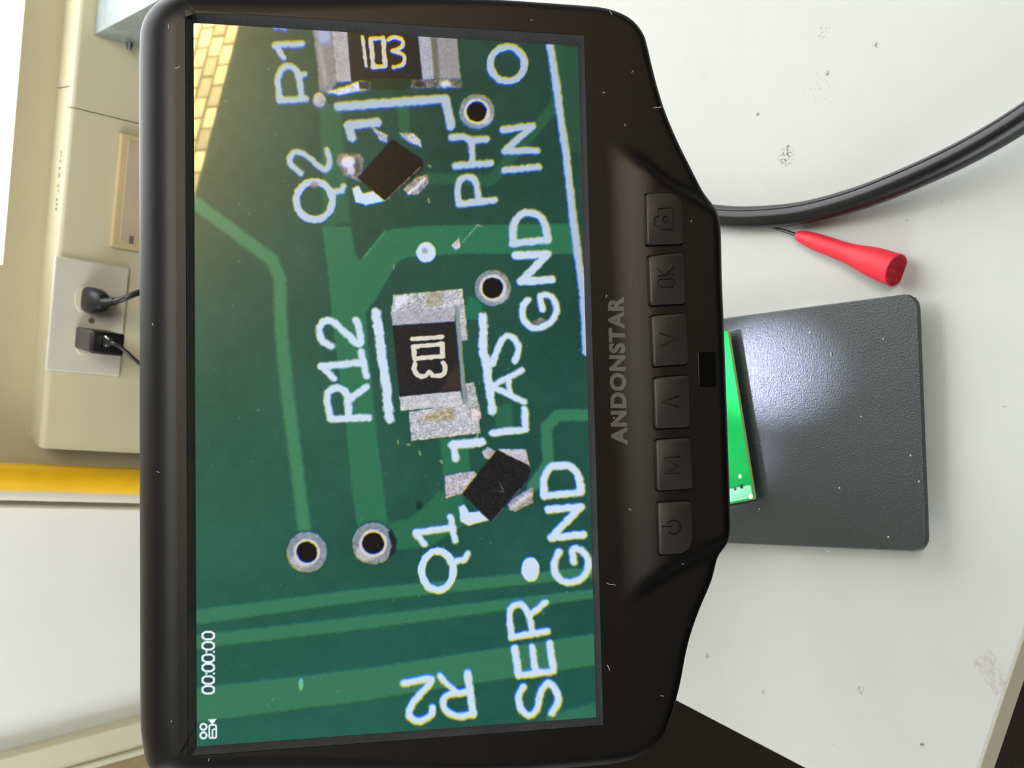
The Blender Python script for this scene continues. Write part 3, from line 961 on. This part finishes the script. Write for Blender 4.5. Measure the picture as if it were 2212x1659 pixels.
button([(1415, 926), (1411, 816), (1488, 810), (1491, 923)], (1, 1, 1, 1),
       [[(1467, 855), (1430, 869), (1467, 880)]], 'button with an upward chevron')
button([(1419, 1060), (1416, 950), (1491, 945), (1497, 1056)], (1, 1, 1, 1),
       [[(1470, 1022), (1434, 1023), (1466, 1008), (1432, 989), (1469, 987)]], 'button marked M')
button([(1424, 1198), (1420, 1085), (1493, 1082), (1500, 1196)], (0.8, 0.8, 1.0, 4.8),
       [[(1455 + 15 * math.cos(t), 1139 + 15 * math.sin(t)) for t in [(-2.5 + 5.0 * k / 14) for k in range(15)]],
        [(1430, 1137), (1452, 1138)]], 'button with a power symbol')

# sensor window below the buttons and the maker's lettering
q = [on_m(x, y, ZF + TAB_H) for x, y in ((1509, 838), (1507, 759), (1545, 762), (1547, 838))]
xs = [a[0] for a in q]; ys = [a[1] for a in q]
mk('sensor_window', *prism(rrect(min(xs), max(xs), min(ys), max(ys), 0.7), ZF + TAB_H - 1, ZF + TAB_H + 0.16, mon), GLOSSY, scope, bevel=0.12)

def text_mesh(txt, name, size, bold):
    cu = bpy.data.curves.new(name, 'FONT')
    cu.body = txt; cu.size = size; cu.offset = bold; cu.space_character = 1.12
    cu.align_x = 'LEFT'; cu.resolution_u = 4
    tmp = bpy.data.objects.new(name, cu)
    COL.objects.link(tmp)
    bpy.context.view_layer.update()
    me = bpy.data.meshes.new_from_object(tmp.evaluated_get(bpy.context.evaluated_depsgraph_get()))
    v = np.array([tuple(p.co) for p in me.vertices]); f = [tuple(p.vertices) for p in me.polygons]
    bpy.data.objects.remove(tmp); bpy.data.meshes.remove(me); bpy.data.curves.remove(cu)
    return v, f
tv, tf = text_mesh('ANDONSTAR', 'lettering', 10.0, 0.46)
c0m, c1m = np.array(on_m(1355, 961, ZF)), np.array(on_m(1347, 641, ZF))
ux = c1m - c0m
uy = np.array(on_m(1320, 961, ZF)) - c0m
tv = (tv - tv.min(0)) / (tv.max(0) - tv.min(0) + 1e-9)
lv = []
for p in tv:
    q = c0m + ux * p[0] + uy * p[1]
    lv.append(mon(q[0], q[1], ZF + float(tab(q[0], q[1])) + 0.04))
mk('brand_lettering', lv, tf, LETTER, scope, smooth=0, fix=False)

# lint caught on the bezel
bits = []
rl = random.Random(3)
for (x, y, l) in ((364, 57, 10), (383, 146, 12), (370, 1558, 5), (451, 1641, 6), (1148, 43, 7), (1319, 28, 12), (1366, 155, 8), (1319, 1262, 22),
                  (1314, 1442, 14), (1430, 1503, 6), (1473, 1218, 5), (1304, 200, 5), (342, 1020, 6), (1350, 270, 6), (1488, 480, 5),
                  (1326, 903, 4), (1310, 640, 5), (1420, 232, 18), (330, 700, 5), (1360, 1100, 7)):
    a = rl.uniform(0, 6.28); pth = []
    for k in range(5):
        pth.append((x + l * (k / 4 - 0.5) * math.cos(a) + rl.uniform(-1, 1), y + l * (k / 4 - 0.5) * math.sin(a) + rl.uniform(-1, 1)))
    bits.append(tube([surf(*on_m(p[0], p[1], ZF), 0.06) for p in pth], 0.07, 5))
tag(mk('lint', *merge(bits), LINT, scope), kind='stuff')

bits = []
for (x, y, l) in ((1795, 765, 9), (1750, 718, 6), (1975, 640, 5), (1908, 732, 4), (1967, 984, 4), (1813, 1054, 4), (1790, 1192, 4),
                  (1919, 1160, 4), (1690, 650, 5), (1640, 1100, 3), (1860, 900, 3), (1760, 860, 3), (1985, 1040, 4)):
    a = rl.uniform(0, 6.28)
    bits.append(tube([on_z(x + l * k * math.cos(a), y + l * k * math.sin(a), PT + 0.15) for k in (-0.5, -0.1, 0.3, 0.5)], [0.1, 0.28, 0.3, 0.1], 5))
tag(mk('dust', *merge(bits), LINT, scope), kind='stuff')

# two LED lamps on stalks behind the screen
for sx, ax_, ay_ in ((-1, 1540, 980), (1, 1640, 800)):
    base = np.array([pcx + sx * 14, post_y - 58, 150.0])
    head = np.array([pcx + (32 if sx > 0 else -27), post_y - 6, 84.0])
    aim = on_z(ax_, ay_, PT)
    dr = (aim - head) / np.linalg.norm(aim - head)
    mk('led_stalk', *tube(catmull([base, base + (sx * 18, 0, -20), head - dr * 14], 6), 2.2, 10), BLACK, scope)
    hd = mk('led_head', *tube([head - dr * 14, head - dr * 10, head], [3, 6, 7], 20), BLACK, scope)
    ld = bpy.data.lights.new('led_lamp', 'SPOT')
    ld.energy = 0.50 if sx < 0 else 1.9
    ld.color = (0.66, 0.68, 1.0)
    ld.spot_size = math.radians(27 if sx > 0 else 34)
    ld.spot_blend = 0.9
    ld.shadow_soft_size = 0.003
    lo = bpy.data.objects.new('led_lamp', ld)
    COL.objects.link(lo)
    lo.parent = scope
    lo.location = Vector((head + dr * 1.0 - root_loc(scope)) * S)
    lo.rotation_euler = Vector(dr).to_track_quat('-Z', 'Y').to_euler()

# ------------------------------------------------------------------ circuit board on the plate
BT = PT + 4.2
e0, e1 = on_z(1577, 750, BT)[:2], on_z(1629, 1078, BT)[:2]      # front edge, right to left
eu = (e1 - e0) / np.linalg.norm(e1 - e0)
en = np.array([eu[1], -eu[0]])
if en[1] < 0: en = -en
c_l = e1
def pb_(a, b, c):
    """a along the front edge from the left corner, b towards the back"""
    q = c_l - eu * a + en * b
    return (q[0], q[1], c)
ln = 72.0
mx_ = pb_(ln / 2, 24, 0)
board = thing('circuit_board', (mx_[0], mx_[1], PT), 'bright green circuit board lying on the dark base plate', 'circuit board')
bo = mk('board', *prism([(a, b) for a, b in rrect(0, ln, 0, 46, 1.2, 3)], BT - 1.6, BT, pb_), PCB, board, smooth=30)
bo.data.materials.append(PCBE)
for p in bo.data.polygons:
    if abs(p.normal.z) < 0.5: p.material_index = 1
for a, b in ((4, 4), (68, 4), (4, 42), (68, 42)):
    mk('solder_joint', *tube([pb_(a, b, PT), pb_(a, b, BT - 1.4)], [0.5, 1.0], 8), SOLDER, board)
mk('bare_margin', *prism(rrect(0.6, 6.0, 0.6, 30, 0.8, 3), BT, BT + 0.05, pb_), mat('pale green margin', (120, 214, 158), 0.4, 0.4), board, smooth=30)
def on_b(x, y):
    p = on_z(x, y, BT)[:2] - c_l
    return -(p @ eu), p @ en
for (x, y, r) in ((1602, 1051, 0.95), (1588, 1056, 0.8)):
    a, b = on_b(x, y)
    mk('hole', *prism([(a + r * math.cos(k * 0.524), b + r * math.sin(k * 0.524)) for k in range(12)], BT, BT + 0.1, pb_), GLOSSY, board, smooth=0)
for (x, y, r) in ((1599, 1029, 0.8), (1622, 1072, 1.1)):
    a, b = on_b(x, y)
    mk('solder_pad', *prism([(a + r * math.cos(k * 0.524), b + r * math.sin(k * 0.524)) for k in range(12)], BT, BT + 0.14, pb_), SOLDER, board, smooth=0)

# ------------------------------------------------------------------ thick black cable
cp = [(1380, 400, 6), (1480, 452, 5), (1560, 467, 5), (1640, 469, 5.2), (1740, 459, 6), (1850, 430, 9), (1950, 392, 13), (2050, 347, 17), (2130, 305, 20), (2212, 255, 23), (2300, 195, 26)]
path = catmull([on_z(x, y, z) for x, y, z in cp], 10)
cab = thing('power_cable', tuple(on_z(1640, 469, 0)), 'thick black cable curving over the white desk', 'cable')
mk('sheath', *tube(path, 4.75, 24), CABLE, cab, smooth=60)
off = []
for i, p in enumerate(path):
    t = path[min(i + 1, len(path) - 1)] - path[max(i - 1, 0)]
    t /= np.linalg.norm(t)
    side = np.cross(t, (0, 0, 1)); side /= np.linalg.norm(side)
    if side @ np.array([1, 1, 0]) < 0: side = -side
    up = np.cross(side, t)
    if up[2] < 0: up = -up
    off.append((p + (side * 0.55 + up * 0.835) * 4.6, p - (side * 0.5 - up * 0.86) * 4.55 * 1.0))
mk('moulded_ridge', *tube([o_[0] for o_ in off], 0.62, 10), CABLE, cab, smooth=60)

# ------------------------------------------------------------------ red probe cap with its needle
p0, p1 = on_z(1722, 508, 3.2), on_z(1936, 584, 5.2)
axv = (p1 - p0); L = np.linalg.norm(axv)
probe = thing('test_probe', (float((p0[0] + p1[0]) / 2), float((p0[1] + p1[1]) / 2), 0), 'red rubber probe cover with a thin steel needle beside the plate', 'probe')
prof = [(0, 1.5), (0.02, 2.2), (0.10, 3.0), (0.2, 3.5), (0.35, 3.75), (0.5, 4.0), (0.57, 4.3), (0.66, 5.0), (0.78, 5.9), (0.9, 6.3), (1.0, 6.45)]
pr = [(0.0, 0)] + prof
outer = catmull([(t, r) for t, r in prof], 4)
pth = [p0 + axv * float(q[0]) for q in outer] + [p0 + axv * 1.0, p0 + axv * 0.97, p0 + axv * 0.7]
rad = [float(q[1]) for q in outer] + [5.9, 5.5, 4.0]
mk('sleeve', *tube(pth, rad, 28), RED, probe, smooth=50)
mk('needle', *tube([p0 + axv * 0.02, on_z(1690, 497, 2.4), on_z(1655, 487, 1.8)], [0.75, 0.7, 0.4], 10), NEEDLE, probe)

# ------------------------------------------------------------------ wall raceway with outlets
zt = (on_w(172, 0)[1] + on_w(125, 552)[1]) / 2
sl_, _ = on_w(180, 973)
seam_s = on_w(222, 248)[0]
race = thing('wall_raceway', tuple(wl(200, 20, zt - 150)), 'cream wall raceway running along the beige wall with outlets in it', 'raceway')
RD = 40.0
def race_sec(s0, s1, d0, d1, rnd, name):
    zb = zt - 150
    prof = [(d1, zb), (d0, zb), (d0, zt - 5), (d0 + 1.4, zt - 1.6), (d0 + 5, zt), (d1, zt)] if rnd else [(d1, zb), (d0, zb), (d0, zt), (d1, zt)]
    V = []
    for s, e in ((s0, 1), (s1, 0)):
        for d, z in prof:
            V.append(wl(s + (8 * d / RD if e and s0 == sl_ else 0), d, z))
    n = len(prof)
    Fc = [tuple(range(n)), tuple(range(2 * n - 1, n - 1, -1))] + [(i, (i + 1) % n, n + (i + 1) % n, n + i) for i in range(n)]
    return mk(name, V, Fc, RACE, race, smooth=50)
s_m = on_w(140, 188, 20)[0]
race_sec(sl_, seam_s - 0.5, 0, 7, True, 'cover_section')
race_sec(seam_s + 0.5, 1700, 0, 7, True, 'cover_section')
race_sec(sl_, s_m - 0.6, 7, RD, False, 'base_section')
race_sec(s_m + 0.6, 1700, 7, RD, False, 'base_section')
for (x, y) in ((127, 328), (126, 336), (124, 346), (122, 362), (121, 374), (121, 380), (118, 400), (117, 410), (116, 430), (115, 440), (113, 450)):
    s, z = on_w(x, y, 14)
    mk('printed_mark', *wbox(s - 1.4, s + 1.4, 12.5, 14.5 + (x % 3), zt, zt + 0.15), PRINT, race, smooth=0)
q = [on_w(x, y, -4) for x, y in ((98, 801), (120, 551), (258, 813), (282, 580))]
os0, os1 = (q[0][0] + q[2][0]) / 2, (q[1][0] + q[3][0]) / 2
oz1, oz0 = (q[0][1] + q[1][1]) / 2, (q[2][1] + q[3][1]) / 2
outl_t = thing('wall_outlet', tuple(wl((os0 + os1) / 2, -2, oz0)), 'off white double outlet plate with a plug and a charger in it', 'outlet')
mk('plate', *wbox(os0, os1, -4, -0.2, oz0, oz1), OUTLET, outl_t, bevel=1.8, seg=3)
ps, pz = on_w(197, 648, -4)
cs_, cz_ = on_w(196, 738, -4)
for (s, z) in ((ps, pz), (cs_, cz_)):
    pl = []
    for k in range(28):
        a = 2 * math.pi * k / 28
        pl.append((s + max(-13.6, min(13.6, 17 * math.cos(a))), z + 17 * math.sin(a)))
    so_ = mk('socket_face', *prism(pl, -5.2, -3.8, lambda a, b, c: wl(a, c, b)), SOCKET, outl_t, bevel=0.5)
    for ds in (-6.3, 6.3):
        mk('slot', *wbox(s - 4.2, s + 4.2, -5.35, -5.0, z + ds - 1, z + ds + 1), DARKPL, so_, smooth=0)
ss_, sz_ = on_w(197, 692, -4)
mk('screw', *prism([(ss_ + 3 * math.cos(k * 0.524), sz_ + 3 * math.sin(k * 0.524)) for k in range(12)], -5.0, -3.9, lambda a, b, c: wl(a, c, b)), PRINT, outl_t)

# second cover plate to the right
q = [on_w(x, y, -7) for x, y in ((236, 533), (262, 284))]
cv = thing('cover_plate', tuple(wl((q[0][0] + q[1][0]) / 2, -3, zt - 140)), 'ivory blank cover plate right of the outlet on the raceway', 'cover plate')
czt = (q[0][1] + q[1][1]) / 2
mk('plate', *wbox(q[0][0], q[1][0], -7, -0.2, czt - 76, czt), COVERP, cv, bevel=3.5, seg=4)
mk('inset', *wbox(q[0][0] + 7, q[1][0] - 7, -7.8, -6.8, czt - 68, czt - 9), INSET, cv, bevel=0.6)
s_, z_ = on_w(284, 518, -8)
mk('slot', *wbox(s_ - 4, s_ + 4, -8.0, -7.7, z_ - 2.5, z_ + 2.5), PRINT, cv, smooth=0)

# black plug and cord
plug = thing('power_plug', tuple(wl(ps, -8, pz - 15)), 'black moulded power plug in the outlet beside the charger', 'plug')
def ring_path(sts):
    """stations (d, s, z, half width, half height) -> lofted rounded body"""
    V, Fc = [], []
    n = 20
    for (d, s, z, hw, hh) in sts:
        for k in range(n):
            a = 2 * math.pi * k / n
            ca, sa = math.cos(a), math.sin(a)
            e = 0.55
            V.append(wl(s + hw * math.copysign(abs(ca) ** e, ca), d, z + hh * math.copysign(abs(sa) ** e, sa)))
    for i in range(len(sts) - 1):
        for k in range(n):
            a, b = i * n + k, i * n + (k + 1) % n
            Fc.append((a, b, b + n, a + n))
    Fc.append(tuple(range(n - 1, -1, -1))); Fc.append(tuple(range((len(sts) - 1) * n, len(sts) * n)))
    return V, Fc
mk('plug_body', *ring_path([(-5.3, ps, pz + 1, 11, 9), (-8, ps, pz + 1, 13, 11), (-22, ps, pz + 1, 12, 10), (-34, ps, pz, 8, 7), (-36, ps, pz, 6, 5.5)]), DARKPL, plug, smooth=50)
mk('strain_relief', *tube([wl(ps, -36, pz), wl(ps + 1, -44, pz - 1), wl(ps + 3, -52, pz - 4)], [5.4, 4.6, 3.8], 14), DARKPL, plug)
mk('cord', *tube(catmull([wl(ps + 2, -50, pz - 3), wl(ps + 7, -60, pz - 9), wl(ps + 14, -64, pz - 20), wl(ps + 22, -62, pz - 40), wl(ps + 40, -55, pz - 90)], 8), 3.1, 12), CORD, plug)

# USB charger block and its lead
chd = -50.0
q = [on_w(x, y, chd) for x, y in ((199, 716), (270, 721), (197, 763), (268, 770))]
h_s0, h_s1 = (q[2][0] + q[3][0]) / 2, (q[0][0] + q[1][0]) / 2
h_z0, h_z1 = (q[1][1] + q[3][1]) / 2, (q[0][1] + q[2][1]) / 2
chg = thing('usb_charger', tuple(wl((h_s0 + h_s1) / 2, -25, h_z0)), 'black block charger with a thin lead plugged into its front', 'charger')
mk('body', *wbox(h_s0, h_s1, chd + 6, -5.4, h_z0, h_z1), GREYPL, chg, bevel=3, seg=4)
mk('front_cap', *wbox(h_s0 - 0.3, h_s1 + 0.3, chd, chd + 7, h_z0 - 0.3, h_z1 + 0.3), DARKPL, chg, bevel=3, seg=4)
us, uz = on_w(226, 736, chd)
mk('port', *wbox(us - 6.5, us + 6.5, chd - 0.2, chd + 1, uz - 3, uz + 3), GLOSSY, chg, smooth=0)
lead = thing('usb_lead', tuple(wl(us, chd - 15, uz - 20)), 'thin silver and black lead in the front of the charger', 'cable')
mk('connector', *ring_path([(chd - 0.4, us, uz, 5.4, 2.4), (chd - 8, us, uz, 5.4, 2.4), (chd - 8.2, us, uz, 4.2, 2.8), (chd - 16, us, uz, 3.6, 2.8)]), STEEL, lead, smooth=50)
lp = catmull([wl(us, chd - 15, uz), wl(us - 1, chd - 22, uz - 2), wl(us - 5, chd - 26, uz - 9), wl(us - 14, chd - 26, uz - 22), wl(us - 24, chd - 24, uz - 40), wl(us - 30, chd - 20, uz - 80)], 8)
mk('cord', *tube(lp, 1.9, 10), CORD, lead)

# ------------------------------------------------------------------ galvanised box at the right
bsx, bz = on_w(203, 75, -2)
bbox = thing('metal_box', tuple(wl(bsx + 110, -70, bz - 120)), 'galvanised metal box with a dark side and a screw, right of the outlets', 'box')
def mb(a, d, z):
    return wl(bsx + a - 0.16 * d * 1.0, -2 - d, z) + 0
V, Fc = hexa([mb(0, 0, bz - 110), mb(220, 0, bz - 110), mb(220, 0, bz), mb(0, 0, bz),
              mb(0, 150, bz - 110), mb(220, 150, bz - 110), mb(220, 150, bz), mb(0, 150, bz)])
def mb2(a, d, z):
    return wl(bsx + a + 0.13 * d, -2 - d, z)
V = [mb2(0, 0, bz - 110), mb2(220, 0, bz - 110), mb2(220, 0, bz), mb2(0, 0, bz), mb2(0, 150, bz - 110), mb2(220, 150, bz - 110), mb2(220, 150, bz), mb2(0, 150, bz)]
mk('case', V, Fc, GALV, bbox, bevel=0.8)
zc = on_w(276, 108, -6)[1]
mk('screw', *tube([mb2(1, 7, zc), mb2(-4, 7, zc), mb2(-4.2, 7, zc), mb2(-7, 7, zc)], [3.2, 3.2, 2.0, 2.0], 6), NEEDLE, bbox)

# ------------------------------------------------------------------ yellow pipe, white panel, cream board
ys0 = on_w(150, 1006, 0)[0]; ys1 = on_w(150, 1064.5, 0)[0]
yr = (ys0 - ys1) / 2; yc = (ys0 + ys1) / 2
pn_r = on_w(150, 1035, 20)[0]
mk_p = thing('white_panel', tuple(wl(-420, 28, -700)), 'white laminate panel between the yellow pipe and the cream board', 'panel')
g0, g1 = on_w(148, 1098, 20)[0], on_w(148, 1084, 20)[0]  # slit cut where the pipe's shadow line falls, shade built into the panel
mk('sheet', *wbox(-760, g0, 20, 36, -700, 900), WHITEP, mk_p, bevel=1)
mk('edge_strip', *wbox(g1, pn_r, 20, 36, -700, 900), WHITEP, mk_p, bevel=1)
mk('shadow_slit_back', *wbox(-760, pn_r - 8, 36, 39.5, -700, 900), BEIGE, mk_p)
yp = thing('yellow_pipe', tuple(wl(yc, 0, -700)), 'upright yellow pipe in front of the white panel', 'pipe')
mk('pipe', *tube([wl(yc, 0, z) for z in (-700, -300, 0, 300, 900)], yr, 28), YELLOW, yp, smooth=60)
for z in (-420, 420):
    mk('clip', *merge([tube([wl(yc, 0, z - 8), wl(yc, 0, z + 8)], yr + 1.5, 28), wbox(yc - 4, yc + 4, 0, 20, z - 8, z + 8)]), STEEL, yp)

cbm = thing('cream_board', tuple(wl(-560, -10, -300)), 'cream painted moulded board leaning at the far left of the white panel', 'board')
e_t, e_b = on_w(0, 1640, 0), on_w(295, 1561, 0)
dv = np.array([e_t[0] - e_b[0], e_t[1] - e_b[1]]); dv /= np.linalg.norm(dv)
def cbp(a, b, d):
    """a up along the board, b to the left of its right edge"""
    s = e_b[0] + dv[0] * a - dv[1] * b
    z = e_b[1] + dv[1] * a + dv[0] * b
    return wl(s, d, z)
def cb_strip(name, b0, b1, d0, d1, m):
    return mk(name, *hexa([cbp(-420, b0, d1), cbp(-420, b1, d1), cbp(420, b1, d1), cbp(420, b0, d1),
                           cbp(-420, b0, d0), cbp(-420, b1, d0), cbp(420, b1, d0), cbp(420, b0, d0)]), m, cbm, bevel=1.5)
cb_strip('face', 0, 30, 0, 19, CREAM)
cb_strip('moulding', 30, 37, -4, 19, CREAM)
cb_strip('edge', 37, 70, 4, 19, CREAMD)
